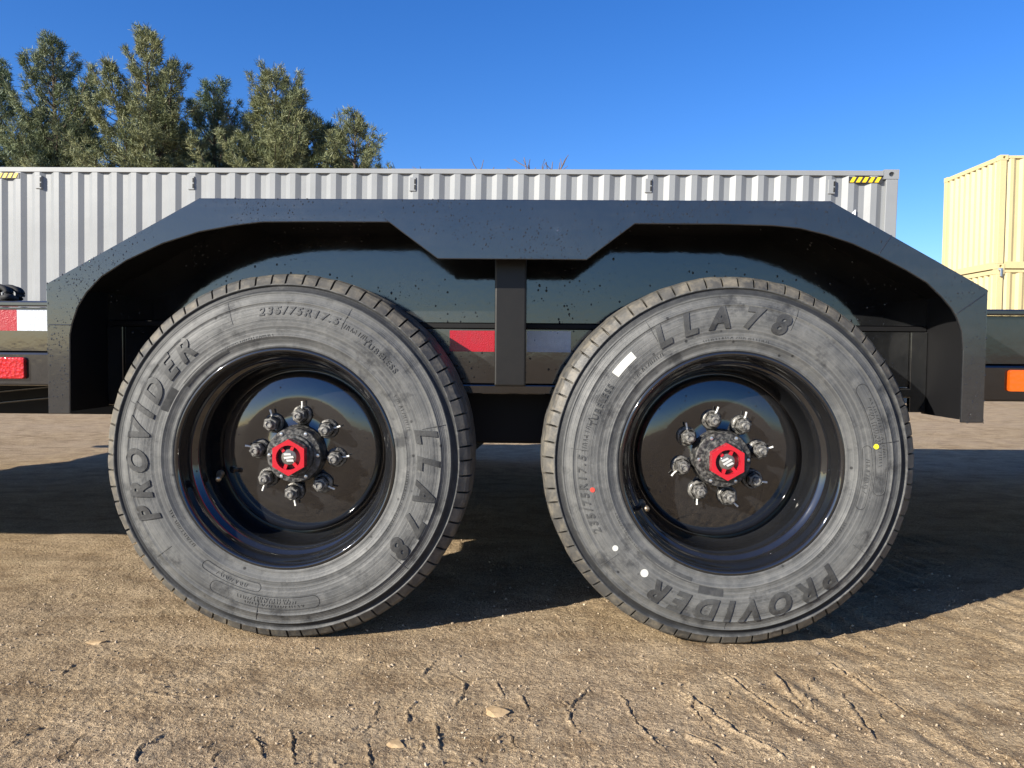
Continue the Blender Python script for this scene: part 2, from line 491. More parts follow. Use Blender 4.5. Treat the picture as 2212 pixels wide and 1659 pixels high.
ground = mobj('ground', gme, M['ground'], smooth=True)
tag(ground, kind='structure')

def gz(x, y):
    i = min(max(np.searchsorted(gx, x), 0), nx_ - 1); j = min(max(np.searchsorted(gy, y), 0), ny_ - 1)
    return float(GH[j, i])

# loose grit lying on the dirt
ico = bmesh.new(); bmesh.ops.create_icosphere(ico, subdivisions=1, radius=1)
ico.verts.ensure_lookup_table()
IV = np.array([v.co[:] for v in ico.verts]); IF = np.array([[v.index for v in f.verts] for f in ico.faces]); ico.free()
N = 9000
px = r_.uniform(-1.2, 1.2, N); py = 1.06 + 1.5 * r_.random(N) ** 1.3
ps = .0007 + .0030 * r_.random(N) ** 14 + .0009 * r_.random(N)
vv = []
for k in range(N):
    R3 = np.array(Quaternion(r_.normal(size=4)).normalized().to_matrix())
    s3 = ps[k] * np.array([r_.uniform(.8, 1.4), r_.uniform(.7, 1.2), r_.uniform(.5, .9)])
    vv.append(((IV * s3) @ R3.T) + np.array([px[k], py[k], gz(px[k], py[k]) + ps[k] * .25]))
vv = np.concatenate(vv); ff = (IF[None] + (np.arange(N) * len(IV))[:, None, None]).reshape(-1, 3)
gr = obj('grit', vv, ff, M['gravel'])
tag(gr, 'fine loose grit scattered over the sandy dirt', 'grit', kind='stuff')

def stone(x, y, s, sc, label, seed):
    r = np.random.default_rng(seed)
    b = bmesh.new(); bmesh.ops.create_icosphere(b, subdivisions=2, radius=1)
    P = np.array([v.co[:] for v in b.verts])
    F = [[v.index for v in f.verts] for f in b.faces]; b.free()
    P = P * (1 + .16 * r.normal(size=(len(P), 1)))
    for _ in range(10):                                      # chip flat facets off
        n = r.normal(size=3); n /= np.linalg.norm(n); dd = r.uniform(.38, .62)
        e = P @ n - dd; P -= np.maximum(e, 0)[:, None] * n
    P = P * np.array(sc) * s
    o = obj('stone', P, F, M['stone'])
    o.location = (x, y, gz(x, y) + s * sc[2] * .12)
    tag(o, label, 'stone', 'stones on the dirt')
    return o
stone(-.046, 1.300, .022, (1.25, .95, .55), 'flat tan stone lying in cracked dirt between the two wheels, nearest the camera', 1)
stone(-.907, 1.590, .019, (1.3, .9, .55), 'pale stone half sunk in dirt left of the left wheel', 2)
stone(-.200, 1.197, .013, (1.2, .9, .6), 'small yellowish pebble in the dirt at the front edge', 3)

# ------------------------------------------------------------------ trailer
YS, YP = 1.5893, 1.8181                   # fender skirt front plane, frame face plane
XL, XR, YT, ZC = -.5077, .4293, 1.6093, .3926
trailer = empty('trailer', 'black tandem-axle equipment trailer with a wet angular double fender', 'trailer', (-.03, YP, 0))
TP = Vector((-.03, YP, 0))
def tp(o):                                # parent to the trailer keeping world placement
    o.parent = trailer
    o.location = Vector(o.location) - TP
    return o
def tbox(name, *a, mat=None, bev=.002):
    return tp(box(name, *a, mat or M['paint'], None, bev))

X0, W1, W2 = -.0311, .9691, .6468
ZT, ZM, ZB = .9344, .7566, .4851
outer = [(X0 - W1, ZB), (X0 - W1, ZM), (X0 - W2, ZT), (X0 + W2, ZT), (X0 + W1, ZM), (X0 + W1, ZB)]
innerL = [(-0.9545, ZB), (-0.9529, 0.5768), (-0.9517, 0.6492), (-0.9464, 0.6752), (-0.9342, 0.709), (-0.9152, 0.7388), (-0.8836, 0.7716), (-0.8307, 0.8054), (-0.7548, 0.841), (-0.6783, 0.8652), (-0.6031, 0.8789), (-0.5473, 0.8858), (-0.4533, 0.8868), (-0.285, 0.8868)]
innerR = [(0.2199, 0.8862), (0.3969, 0.8860), (0.5002, 0.8835), (0.5547, 0.8782), (0.6083, 0.8654), (0.6621, 0.8479), (0.716, 0.8234), (0.771, 0.7952), (0.8138, 0.7701), (0.8436, 0.7421), (0.8659, 0.7169), (0.8768, 0.6982), (0.887, 0.67), (0.891, 0.6342), (0.8914, 0.5642), (0.8918, ZB)]
mid_in = [(X0 - .1531, .8125), (X0 + .1531, .8125)]
skirt_poly = outer + (innerL + mid_in + innerR)[::-1]
sv, sf = prism_xz(skirt_poly, YS, YS + .006)
fender = tp(obj('fender', sv, sf, M['skirt']))
bevel(fender, .0018, 2)
tag(fender, 'angular black fender skirt spanning both wheels')
# bent top plate running back from the skirt over the wheels
top_in = [(x * .0 + x, z) for x, z in outer]
def strip(path, off, y0, y1):
    """plate following an open X-Z path, thickness off towards the inside"""
    n = len(path); ins = []
    for i in range(n):
        a = Vector(path[max(i - 1, 0)]); b = Vector(path[min(i + 1, n - 1)]); p = Vector(path[i])
        d1 = (p - a).normalized() if i > 0 else (b - p).normalized()
        d2 = (b - p).normalized() if i < n - 1 else d1
        n1 = Vector((d1.y, -d1.x)); n2 = Vector((d2.y, -d2.x)); nn = (n1 + n2).normalized()
        k = off / max(.3, nn.dot(n1)); ins.append((p.x + nn.x * k, p.y + nn.y * k))
    return prism_xz(list(path) + ins[::-1], y0, y1)
for a_, b_ in (((-.9985, .6715), (-.9475, .6715)), ((.8745, .7065), (.9320, .7480)), ((.7150, .8270), (.7400, .8660))):
    v, f = tube([(a_[0] + (b_[0] - a_[0]) * k / 14, YS - .0002 + .0005 * (k % 2), a_[1] + (b_[1] - a_[1]) * k / 14) for k in range(15)], .0011, 6)
    wb = obj('weld_seam', v, f, M['skirt'], fender, smooth=True); wb.location = -Vector(fender.location) - TP
fp = obj('fender_top_plate', *strip(outer, .005, YS + .0075, YP + .012), M['dark'])  # same black fender paint, coloured darker to hold the shade underneath
fp.parent = fender
# inner wall of the fender, the trailer frame behind the wheels
wall_poly = [(X0 - W1 + .003, .690), (X0 - W1 + .003, ZM - .002), (X0 - W2 + .001, ZT - .003), (X0 + W2 - .001, ZT - .003), (X0 + W1 - .003, ZM - .002), (X0 + W1 - .003, .690)]
iw = tp(obj('fender_inner_wall', *prism_xz(wall_poly, YP, YP + .006), M['paint'])); bevel(iw, .001)
tbox('wall_ledge', X0 - W1 + .007, X0 + W1 - .007, YP - .006, YP + .006, .6775, .6885, mat=M['dark'], bev=.001)  # ledge coloured dark to stand for the shadow gap below the wall
lw = tbox('side_rail', X0 - W1 + .045, X0 + W1 - .045, YP - .003, YP + .02, .5475, .6760, bev=.001)
tbox('rail_flange', X0 - W1 + .045, X0 + W1 - .045, YP - .022, YP + .05, .5230, .5455, bev=.003)
for s in (-1, 1):
    xa, xb = sorted((X0 + s * (W1 - .006), X0 + s * (W1 - .044)))
    tbox('corner_flange', xa, xb, YP - .010, YP + .004, ZB + .004, .6760, bev=.0015)
# centre post
post = tbox('fender_post', -.0690, -.0012, 1.662, 1.782, .548, .880, mat=M['post'], bev=.004)
# long side beams ahead of and behind the fender
def beam(xa, xb, zt, ztape, zled, zbot):
    tbox('top_rail', xa, xb, YP - .014, YP + .06, zt - .014, zt, bev=.004)
    tbox('side_beam', xa, xb, YP, YP + .07, zled + .003, zt - .016, bev=.001)
    tbox('lower_rail', xa, xb, YP - .020, YP + .07, zbot, zled, bev=.005)
beam(-4.6, X0 - W1 - .002, .734, .69, .612, .5330)
beam(X0 + W1 + .002, 4.4, .730, .69, .600, .5170)
def tape(x0, x1, z0, z1, m, y=YP):
    o = tbox('reflective_tape', x0, x1, y - .0012, y - .0004, z0, z1, mat=m, bev=0)
    return o
tag(tape(-1.215, X0 - W1 - .003, .6635, .7145, M['white_tape']), 'white reflective tape behind the fender')
tag(tape(-1.42, -1.2155, .6635, .7145, M['red_tape']), 'red reflective tape at the left frame edge')
tag(tape(-.181, -.073, .6225, .6720, M['red_tape'], YP - .003), 'red reflective tape left of the post')
tag(tape(.0005, .1045, .6225, .6720, M['white_tape'], YP - .003), 'white reflective tape right of the post')
def lens(name, x0, x1, z0, z1, m, y, r=.006):
    pts = []
    for cx, cz, a0 in ((x1 - r, z1 - r, 0), (x0 + r, z1 - r, 90), (x0 + r, z0 + r, 180), (x1 - r, z0 + r, 270)):
        for k in range(5):
            a = math.radians(a0 + k * 22.5); pts.append((cx + r * math.cos(a), cz + r * math.sin(a)))
    o = tp(obj(name, *prism_xz(pts, y - .010, y + .001), m)); bevel(o, .003, 3)
    return o
tag(lens('marker_light', -1.330, -1.181, .5495, .6005, M['red_lens'], YP - .020), 'red side marker light')
tag(lens('marker_light', 1.1105, 1.26, .5410, .5905, M['amber_lens'], YP - .020), 'amber side marker light')
# deck, far frame, axles, hangers under the deck
tbox('deck', -3.62, 4.4, YP + .072, 4.05, .690, .715, mat=M['dark'], bev=0)
tbox('rear_ramp', -7.0, -3.63, YP + .072, 2.50, .60, .715, mat=M['dark'], bev=0)
tbox('far_beam', -3.62, 4.4, 4.055, 4.125, .533, .734, mat=M['dark'], bev=0)
tbox('under_box', -3.4, X0 - W1 - .05, 2.15, 3.4, .436, .640, mat=M['dark'], bev=.004)
for x in (-1.9, -.9, .1, 1.1, 2.1, 3.1):
    tbox('cross_member', x, x + .08, YP + .075, 4.05, .58, .688, mat=M['dark'], bev=0)
tbox('suspension_hanger', -.150, .075, 1.93, 2.02, .392, .565, mat=M['dark'], bev=.006)
tbox('spring_beam', -.75, .70, 2.03, 2.11, .43, .52, mat=M['dark'], bev=.006)
for x in (XL, XR):
    v, f = tube([(x, 1.85, ZC), (x, 4.2, ZC)], .06, 16)
    tp(obj('axle', v, f, M['dark'], smooth=True))
for dz, x1 in ((0, -1.02), (.03, -.95)):
    v, f = tube([(-2.2, 2.05, .40 + dz), (-1.7, 2.05, .445 + dz), (-1.3, 2.06, .487 + dz), (x1, 2.08, .53 + dz)], .0035, 6)
    tp(obj('cable', v, f, M['paint'], smooth=True))

# black strap bundle lying on the top rail
sp = []
for k in range(4):
    a = np.linspace(0, 2 * np.pi, 22)
    cx, cz, r = -1.272 + .006 * k, .734 + .019, .017 - .003 * (k % 2)
    sp.append(tube([(cx + r * math.cos(t) * 1.5, YP + .012 + .012 * k, cz + r * math.sin(t)) for t in a], .0065, 8))
sp.append(tube([(-1.255, YP + .004, .741), (-1.240, YP + .006, .745), (-1.236, YP + .03, .741)], .007, 8))
so = obj('strap_bundle', *join(sp), M['strap'], smooth=True)
tag(so, 'coiled black strap lying on the trailer rail at the left edge', 'strap')

# ------------------------------------------------------------------ wheels
RT = .3945
side_prof = [(.226, .030), (.231, .014), (.238, .002), (.2445, -.0055), (.2475, -.0072), (.2500, -.0055), (.2540, -.0075), (.262, -.0120), (.2635, -.0133), (.2650, -.0120),
             (.276, -.0150), (.292, -.0170), (.308, -.0165), (.322, -.0145), (.3300, -.0120), (.3312, -.0137), (.3330, -.0112), (.342, -.0080), (.3490, -.0045), (.3505, -.0062), (.3530, -.0025),
             (.3545, .0030), (.3620, .0062), (.3660, .0062), (.3672, .0020), (.3690, .0022)]
side_prof = [(r - .0085 * min(1.0, max(0.0, (.275 - r) / .028)), y) for r, y in side_prof]   # bead drawn in to the rim seat
side_prof[:3] = [(.2330, .030), (.2338, .014), (.2346, .002)]
tread_prof = [(.3765, .0080), (.3850, .0140), (.3905, .0215), (.3925, .0300), (.3940, .0480), (.3860, .0490), (.3860, .0560), (.3942, .0570), (.3945, .0790), (.3850, .0800), (.3850, .0880), (.3945, .0890)]
nS = len(side_prof)
half = side_prof + tread_prof
full = half + [(r, .208 - y) for r, y in half[::-1]]
NB = 72
wid = [0.0, .085, .12, .56, .97]          # columns inside one block: slit walls first
V, F, fm = [], [], []
cols = []
rr = np.random.default_rng(12)
for b in range(NB):
    w = 2 * math.pi / NB
    jit = rr.uniform(-.07, .07)
    for c, u in enumerate((0.0, .014, .116, .13, .42, .71)):
        cols.append((2 * math.pi * b / NB + (u + jit) * w, c in (1, 2), b))
m_ = len(full)
for a, slit, b in cols:
    s, c = math.sin(a), math.cos(a)
    wob = .0006 * math.sin(b * 2.3) + .0005 * math.sin(b * 5.1)
    for i, (r, y) in enumerate(full):
        j = i if i < m_ // 2 else m_ - 1 - i
        yy = y
        if slit and j >= nS - 0 and j < nS + 5:
            r = r - (.014 if j > nS else .005); yy = y + (.004 if i < m_ // 2 else -.004)
        elif j >= nS:
            r = r + wob
        V.append((r * s, yy, r * c))
nc = len(cols)
for k in range(nc):
    b0, b1 = k * m_, ((k + 1) % nc) * m_
    for i in range(m_ - 1):
        F.append((b0 + i, b0 + i + 1, b1 + i + 1, b1 + i))
        j = min(i, m_ - 2 - i)
        fm.append(1 if j >= nS - 1 else 0)
tyre_me = bpy.data.meshes.new('tyre')
tyre_me.from_pydata(V, [], F)
tyre_me.materials.append(M['rubber']); tyre_me.materials.append(M['tread'])
tyre_me.polygons.foreach_set('material_index', fm)
tyre_me.polygons.foreach_set('use_smooth', [x == 0 for x in fm])
tyre_me.update()

def surf(r):
    xs = [p[0] for p in side_prof]; ys = [p[1] for p in side_prof]
    return float(np.interp(r, xs[3:21], ys[3:21]))

rim_prof = [(.2440, .012), (.2455, .000), (.2430, -.0065), (.2385, -.0095), (.2335, -.0075), (.2300, .0000), (.2285, .010), (.2270, .022), (.2235, .034), (.2175, .041), (.2110, .045), (.2060, .049), (.2030, .056), (.2005, .074), (.1985, .095), (.1965, .108), (.1920, .124), (.1865, .133), (.1825, .1345)]
rim_prof = [(.200 + (r - .200) * .815 if r > .200 else r, y) for r, y in rim_prof]
dk = 2.6
disc_prof = []
for r in np.linspace(.1815, .1235, 14):
    disc_prof.append((r, .101 + .075 * max(0, r - .127) + .5 * dk * max(0, r - .124) ** 2 + (.010 * max(0, (r - .173) / .0085) ** 2)))
disc_prof += [(.11, .1005), (.088, .1005), (.066, .1003), (.063, .0985)]
rim_me = bpy.data.meshes.new('wheel')
v, f = lathe(rim_prof + disc_prof, 128)
rim_me.from_pydata(v, [], f); rim_me.materials.append(M['rim'])
rim_me.polygons.foreach_set('use_smooth', [True] * len(f)); rim_me.update()

hub_me = bpy.data.meshes.new('hub')
v, f = lathe([(.0640, .104), (.0640, .088), (.0618, .085), (.0610, .074), (.0600, .0610), (.0585, .0592), (.0500, .0590), (.0460, .0586), (.0455, .0575), (.0450, .0520), (.0440, .0505), (.0395, .0500), (.0385, .046), (.0380, .0420), (.0365, .0405), (.001, .0405)], 64)
hub_me.from_pydata(v, [], f); hub_me.materials.append(M['hub'])
hub_me.polygons.foreach_set('use_smooth', [False] * len(f)); hub_me.update()

def hexring(ro, ri, y0, y1, n=24):
    """hexagonal outside (points up and down), round inside"""
    v, f = [], []
    for k in range(n):
        a = 2 * math.pi * k / n
        kk = (a % (math.pi / 3)) - math.pi / 6
        h = ro * math.cos(math.pi / 6) / math.cos(kk)
        s, c = math.sin(a), math.cos(a)
        v += [(h * s, y0, h * c), (h * s, y1, h * c), (ri * s, y1, ri * c), (ri * s, y0, ri * c)]
    for k in range(n):
        a, b = 4 * k, 4 * ((k + 1) % n)
        for i in range(4):
            j = (i + 1) % 4
            f.append((a + i, a + j, b + j, b + i))
    return v, f
cap = [hexring(.0395, .0265, .0195, .0400)]
for a in (20, 140, 200, 320):
    t = math.radians(a)
    v, f = box_vf(-.0035, .0035, .0235, .030, .0160, .0275)
    cap.append(([(x * math.cos(t) + z * math.sin(t), y, -x * math.sin(t) + z * math.cos(t)) for x, y, z in v], f))
cap_me = bpy.data.meshes.new('hub_cap'); v, f = join(cap); cap_me.from_pydata(v, [], f); cap_me.materials.append(M['red_plastic']); cap_me.update()
win_me = bpy.data.meshes.new('cap_window')
v, f = lathe([(.0265, .036), (.0180, .0310), (.0170, .0265), (.0150, .0250), (.001, .0245)], 32); win_me.from_pydata(v, [], f); win_me.materials.append(mat('smoky_cap_window', (.10, .095, .085), .12, coat=.6))
win_me.polygons.foreach_set('use_smooth', [True] * len(f)); win_me.update()
# slanted white emblem in the window: three leaning bars inside the round cap
em = []
for k, (x, h) in enumerate(((-.0072, .0070), (0.0, .0100), (.0072, .0070))):
    w = .0025; sl = .0026
    em.append(prism_xz([(x - w - sl, -h), (x + w - sl, -h), (x + w + sl, h), (x - w + sl, h)], .0232, .0243))
emb_me = bpy.data.meshes.new('emblem'); v, f = join(em); emb_me.from_pydata(v, [], f); emb_me.materials.append(M['emblem']); emb_me.update()
scr_me = bpy.data.meshes.new('screw')
v, f = lathe([(.0042, .003), (.0042, -.0015), (.0034, -.0026), (.0001, -.0030)], 12); scr_me.from_pydata(v, [], f); scr_me.materials.append(M['steel']); scr_me.update()

def make_nut_mesh():
    parts = [lathe([(.0185, .0), (.0195, -.002), (.0195, -.006), (.0180, -.0085), (.0165, -.0095), (.0150, -.0130), (.0150, -.0165)], 20)]
    parts.append(lathe([(.0150, -.0160), (.0148, -.0290), (.0128, -.0318), (.0085, -.0320)], 6))
    parts.append(lathe([(.0085, -.0318), (.0083, -.0410), (.0070, -.0425), (.0045, -.0428), (.0040, -.0410), (.0002, -.0408)], 14))
    me = bpy.data.meshes.new('lug_nut'); v, f = join(parts); me.from_pydata(v, [], f); me.materials.append(M['nut']); me.update()
    return me
nut_me = make_nut_mesh()
pin_me = bpy.data.meshes.new('indicator_pin')
v, f = tube([(0, 0, 0), (.0012, -.001, .009), (.0004, -.002, .0185)], [.0023, .0019, .0023], 7); pin_me.from_pydata(v, [], f); pin_me.materials.append(M['white_plastic']); pin_me.update()
valve_me = bpy.data.meshes.new('valve_stem')
v, f = join([lathe([(.0085, .012), (.0085, .004), (.0055, .001), (.0048, -.012), (.0062, -.013), (.0062, -.024), (.0040, -.0265), (.0002, -.0268)], 14)]); valve_me.from_pydata(v, [], f); valve_me.materials.append(M['brass'])
valve_me.polygons.foreach_set('use_smooth', [True] * len(f)); valve_me.update()

def text_mesh(name, body, size, shear=.25, extrude=.0, bevel_d=0.0, spacing=1.0, offset=0.0):
    cu = bpy.data.curves.new(name, 'FONT')
    cu.body = body; cu.size = size; cu.align_x = 'CENTER'; cu.align_y = 'CENTER'
    cu.shear = shear; cu.extrude = extrude; cu.bevel_depth = bevel_d; cu.bevel_resolution = 1; cu.space_character = spacing; cu.offset = offset
    cu.resolution_u = 4
    o = bpy.data.objects.new(name, cu); C.objects.link(o)
    dg = bpy.context.evaluated_depsgraph_get()
    me = bpy.data.meshes.new_from_object(o.evaluated_get(dg))
    C.objects.unlink(o); bpy.data.objects.remove(o)
    return me

def arc_text(name, body, size, r0, centre_deg, m, parent, height=.0022, **kw):
    me = text_mesh(name, body, size, extrude=height, **kw)
    b = bmesh.new(); b.from_mesh(me)                           # cross cuts so that each letter can follow the curved wall
    ys = [v.co.y for v in b.verts]
    for k in range(1, 8):
        yy = min(ys) + (max(ys) - min(ys)) * k / 8
        bmesh.ops.bisect_plane(b, geom=b.verts[:] + b.edges[:] + b.faces[:], plane_co=(0, yy, 0), plane_no=(0, 1, 0))
    b.to_mesh(me); b.free()
    P = np.empty(len(me.vertices) * 3); me.vertices.foreach_get('co', P); P = P.reshape(-1, 3)
    a = math.radians(centre_deg) + P[:, 0] / r0
    r = r0 + P[:, 1]
    y = np.array([surf(q) for q in r]) - P[:, 2] * .9 - .0002
    me.vertices.foreach_set('co', np.stack([r * np.sin(a), y, r * np.cos(a)], 1).ravel())
    me.materials.clear(); me.materials.append(m); me.update()
    return me

def loose_parts(me, name):
    b = bmesh.new(); b.from_mesh(me); b.verts.ensure_lookup_table()
    seen = set(); out = []
    for v0 in b.verts:
        if v0.index in seen: continue
        st = [v0]; seen.add(v0.index); comp = []
        while st:
            v = st.pop(); comp.append(v)
            for e in v.link_edges:
                o = e.other_vert(v)
                if o.index not in seen: seen.add(o.index); st.append(o)
        ix = {v.index: k for k, v in enumerate(comp)}
        fs = {f for v in comp for f in v.link_faces}
        m2 = bpy.data.meshes.new(name)
        m2.from_pydata([v.co[:] for v in comp], [], [[ix[v.index] for v in f.verts] for f in fs])
        m2.materials.append(me.materials[0]); m2.update(); out.append(m2)
    b.free()
    return out

def arc_patch(name, r0, r1, a0, a1, m, parent, lift=.0008, n=14):
    """thin moulded or printed patch following the sidewall, with thickness"""
    v, f = [], []
    for k in range(n + 1):
        a = math.radians(a0 + (a1 - a0) * k / n)
        for j, r in enumerate((r0, (r0 + r1) / 2, r1)):
            v.append((r * math.sin(a), surf(r) - lift, r * math.cos(a)))
        v.append((r1 * math.sin(a), surf(r1) + .001, r1 * math.cos(a)))
        v.append((r0 * math.sin(a), surf(r0) + .001, r0 * math.cos(a)))
    for k in range(n):
        for i in range(5):
            j = (i + 1) % 5
            f.append((5 * k + i, 5 * k + j, 5 * k + 5 + j, 5 * k + 5 + i))
    f.append((0, 1, 2, 3, 4)[::-1]); f.append(tuple(5 * n + i for i in range(5)))
    return obj(name, v, f, m, parent)

def arc_line(r0, r1, a0, a1, w=.0009, h=.0012, n=20):
    pts = []
    for k in range(n + 1):
        t = k / n; r = r0 + (r1 - r0) * t; a = math.radians(a0 + (a1 - a0) * t)
        pts.append((r * math.sin(a), surf(r) - .0002, r * math.cos(a)))
    return tube(pts, h, 4)

def rounded_outline(ra, rb, a0, a1):
    """raised pill-shaped outline on the sidewall between radii ra<rb and angles a0<a1"""
    rm, hr = (ra + rb) / 2, (rb - ra) / 2
    pts = []
    for k in range(25):
        a = math.radians(a0 + (a1 - a0) * k / 24); pts.append((rb, a))
    for k in range(1, 9):
        t = math.pi / 2 - math.pi * k / 9; pts.append((rm + hr * math.sin(t), math.radians(a1) + hr * math.cos(t) / rm))
    for k in range(25):
        a = math.radians(a1 + (a0 - a1) * k / 24); pts.append((ra, a))
    for k in range(1, 9):
        t = -math.pi / 2 - math.pi * k / 9; pts.append((rm + hr * math.sin(t), math.radians(a0) + hr * math.cos(t) / rm))
    pts.append(pts[0])
    return tube([(r * math.sin(a), surf(r) - .0001, r * math.cos(a)) for r, a in pts], .0009, 4)

def disc_on_wall(name, r, deg, rad, m, parent):
    a = math.radians(deg); cx, cz = r * math.sin(a), r * math.cos(a)
    n = 16; v = []
    for lift in (.0009, -.0008):
        for k in range(n):
            t = 2 * math.pi * k / n
            x, z = cx + rad * math.cos(t), cz + rad * math.sin(t)
            v.append((x, surf(math.hypot(x, z)) - lift, z))
    f = [tuple(range(n)), tuple(range(2 * n - 1, n - 1, -1))] + [(k, k + n, (k + 1) % n + n, (k + 1) % n) for k in range(n)]
    return obj(name, v, f, m, parent)

LETTERS = {}
def build_wheel(x, ty_rot, nut_rot, valve, pins, detail=True):
    """ty_rot: clockwise turn (degrees) of the tyre; nut_rot of the rim"""
    w = mobj('wheel', rim_me, None, trailer)
    w.location = Vector((x, YT, ZC)) - TP
    ty = mobj('tyre', tyre_me, None, w)
    ty.rotation_euler = (0, math.radians(ty_rot * 1.0), 0)
    if not detail: return w
    for key, args in TEXTS.items():
        if key not in LETTERS:
            me = arc_text('lettering', *args[:-2], None, **args[-2])
            LETTERS[key] = loose_parts(me, 'letter') if args[-1] else [me]
        for me in LETTERS[key]:
            o = mobj('letter' if args[-1] else 'lettering', me, None, w)
            if not args[-1]: o['kind'] = 'stuff'
            o.rotation_euler = (0, math.radians(ty_rot), 0)
    if 'lines' not in LETTERS:
        L = [rounded_outline(.268, .286, 192, 216), rounded_outline(.292, .318, 168, 208)]
        for a in (24, 77, 131, 190, 232, 290, 340): L.append(arc_line(.300, .348, a, a + .3, h=.0007, n=6))
        rl = np.random.default_rng(5)
        def dashes(r, a0, a1, h):
            a = a0
            while a < a1:
                da = rl.uniform(.5, 1.1)
                L.append(arc_line(r - h / 2, r + h / 2, a, a + da * rl.uniform(-.6, .9), h=.0008, n=2))
                a += da + .35
        dashes(.278, 196, 211, .007); dashes(.311, 172, 196, .005); dashes(.303, 175, 200, .006); dashes(.297, 178, 192, .004)
        dashes(.262, 330, 356, .004); dashes(.263, 95, 125, .004); dashes(.272, 60, 76, .007); dashes(.264, 226, 246, .006); dashes(.309, 24, 38, .010)
        v, f = join(L)
        LETTERS['lines'] = obj('moulded_marks', v, f, M['small_letter'], w); o = LETTERS['lines']; o['kind'] = 'stuff'
    else:
        o = mobj('moulded_marks', LETTERS['lines'].data, None, w); o['kind'] = 'stuff'
    o.rotation_euler = (0, math.radians(ty_rot), 0)
    for a0, a1, ra, rb in ((307, 333, .2515, .263), (292, 303, .262, .277)):
        if ('patch', a0) not in LETTERS: LETTERS[('patch', a0)] = arc_patch('clean_band', ra, rb, a0, a1, M['letter'], w); o = LETTERS[('patch', a0)]
        else: o = mobj('clean_band', LETTERS[('patch', a0)].data, None, w)
        o.rotation_euler = (0, math.radians(ty_rot), 0)
    mobj('hub', hub_me, None, w)
    mobj('hub_cap', cap_me, None, w)
    mobj('cap_window', win_me, None, w)
    e = mobj('emblem', emb_me, None, w); e.rotation_euler = (0, math.radians(nut_rot * 1.4 + 60), 0)
    for k in range(6):
        a = math.radians(60 * k + 90)
        s = mobj('screw', scr_me, None, w); s.location = (.0535 * math.sin(a), .0590, .0535 * math.cos(a))
    for k in range(8):
        a = math.radians(nut_rot + 90 + 45 * k)
        nx, nz = .0865 * math.sin(a), .0865 * math.cos(a)
        n = mobj('lug_nut', nut_me, None, w); n.location = (nx, .1002, nz); n.rotation_euler = (0, a + k, 0); n.scale = (1.12, 1.08, 1.12)
        pa = math.radians(pins[k])
        p = mobj('indicator_pin', pin_me, None, w)
        p.location = (nx + .0125 * math.sin(pa), .1002 - .014, nz + .0125 * math.cos(pa)); p.rotation_euler = (0, pa, 0)
    va, vr, vy = valve
    va = math.radians(va)
    vs = mobj('valve_stem', valve_me, None, w); vs.location = (vr * math.sin(va), vy, vr * math.cos(va))
    vs.rotation_euler = (math.radians(12), 0, math.radians(14))
    return w

TEXTS = {
    'provider': ('PROVIDER', .060, .3055, 282.5, M['letter'], dict(shear=.26, spacing=1.62, offset=.0026, height=.0026), True),
    'model': ('LLA78', .060, .3035, 102.5, M['letter'], dict(shear=.26, spacing=1.98, offset=.0026, height=.0026), True),
    'size': ('235/75R17.5', .023, .3120, 6.5, M['small_letter'], dict(shear=.22, spacing=1.45, offset=.0006, height=.0014), False),
    'tubeless': ('TUBELESS', .0170, .3010, 43.0, M['small_letter'], dict(shear=.0, spacing=1.35, offset=.0003, height=.0013), False),
}
# nut k sits at 90 + 45k (+rim turn) degrees clockwise from the top: pins follow the photograph
pinsL = [80, 110, 170, 200, 285, 350, 5, 75]
wl = build_wheel(XL, 0, 5.7, (254, .176, .074), pinsL)
pinsR = [75, 100, 135, 185, 225, 352, 22, 15]
wr = build_wheel(XR, -109.0, -12.5, (240.5, .200, .050), pinsR)
tag(wl, 'left wheel, tyre name running up its left side')
tag(wr, 'right wheel with sticker and paint dots on its tyre')
# paper sticker and paint dots on the right tyre
st = arc_patch('sticker', .2985, .3155, 307.0, 317.5, M['sticker'], wr, lift=.0012)
for nm, r, deg, rad, m in (('paint_dot', .2985, 233.6, .0062, M['sticker']), ('paint_dot', .2905, 218.0, .0084, M['sticker']), ('paint_dot', .2960, 82.0, .0055, M['yellow_dot']), ('paint_dot', .2945, 259.2, .0052, M['red_dot'])):
    disc_on_wall(nm, r, deg, rad, m, wr)
for x in (XL, XR):                        # wheels on the far side
    w = build_wheel(x, 30, 0, None, None, detail=False)
    w.rotation_euler = (0, 0, math.pi); w.location = Vector((x, 4.42, ZC)) - TP

# water droplets: small domes standing on the fender, wall and wheels
def dome(r, h, n=7):
    v = [(0, -h, 0)]; f = []
    for ring, (rr_, hh) in enumerate(((.62, .78), (1.0, 0.0))):
        for k in range(n):
            a = 2 * math.pi * k / n; v.append((r * rr_ * math.cos(a), -h * hh, r * rr_ * math.sin(a)))
    for k in range(n):
        f.append((0, 1 + k, 1 + (k + 1) % n)); f.append((1 + k, 1 + n + k, 1 + n + (k + 1) % n, 1 + (k + 1) % n))
    return np.array(v), f

def inside(poly, x, z):
    c = False; n = len(poly)
    for i in range(n):
        (x1, z1), (x2, z2) = poly[i], poly[(i + 1) % n]
        if (z1 > z) != (z2 > z) and x < (x2 - x1) * (z - z1) / (z2 - z1) + x1: c = not c
    return c

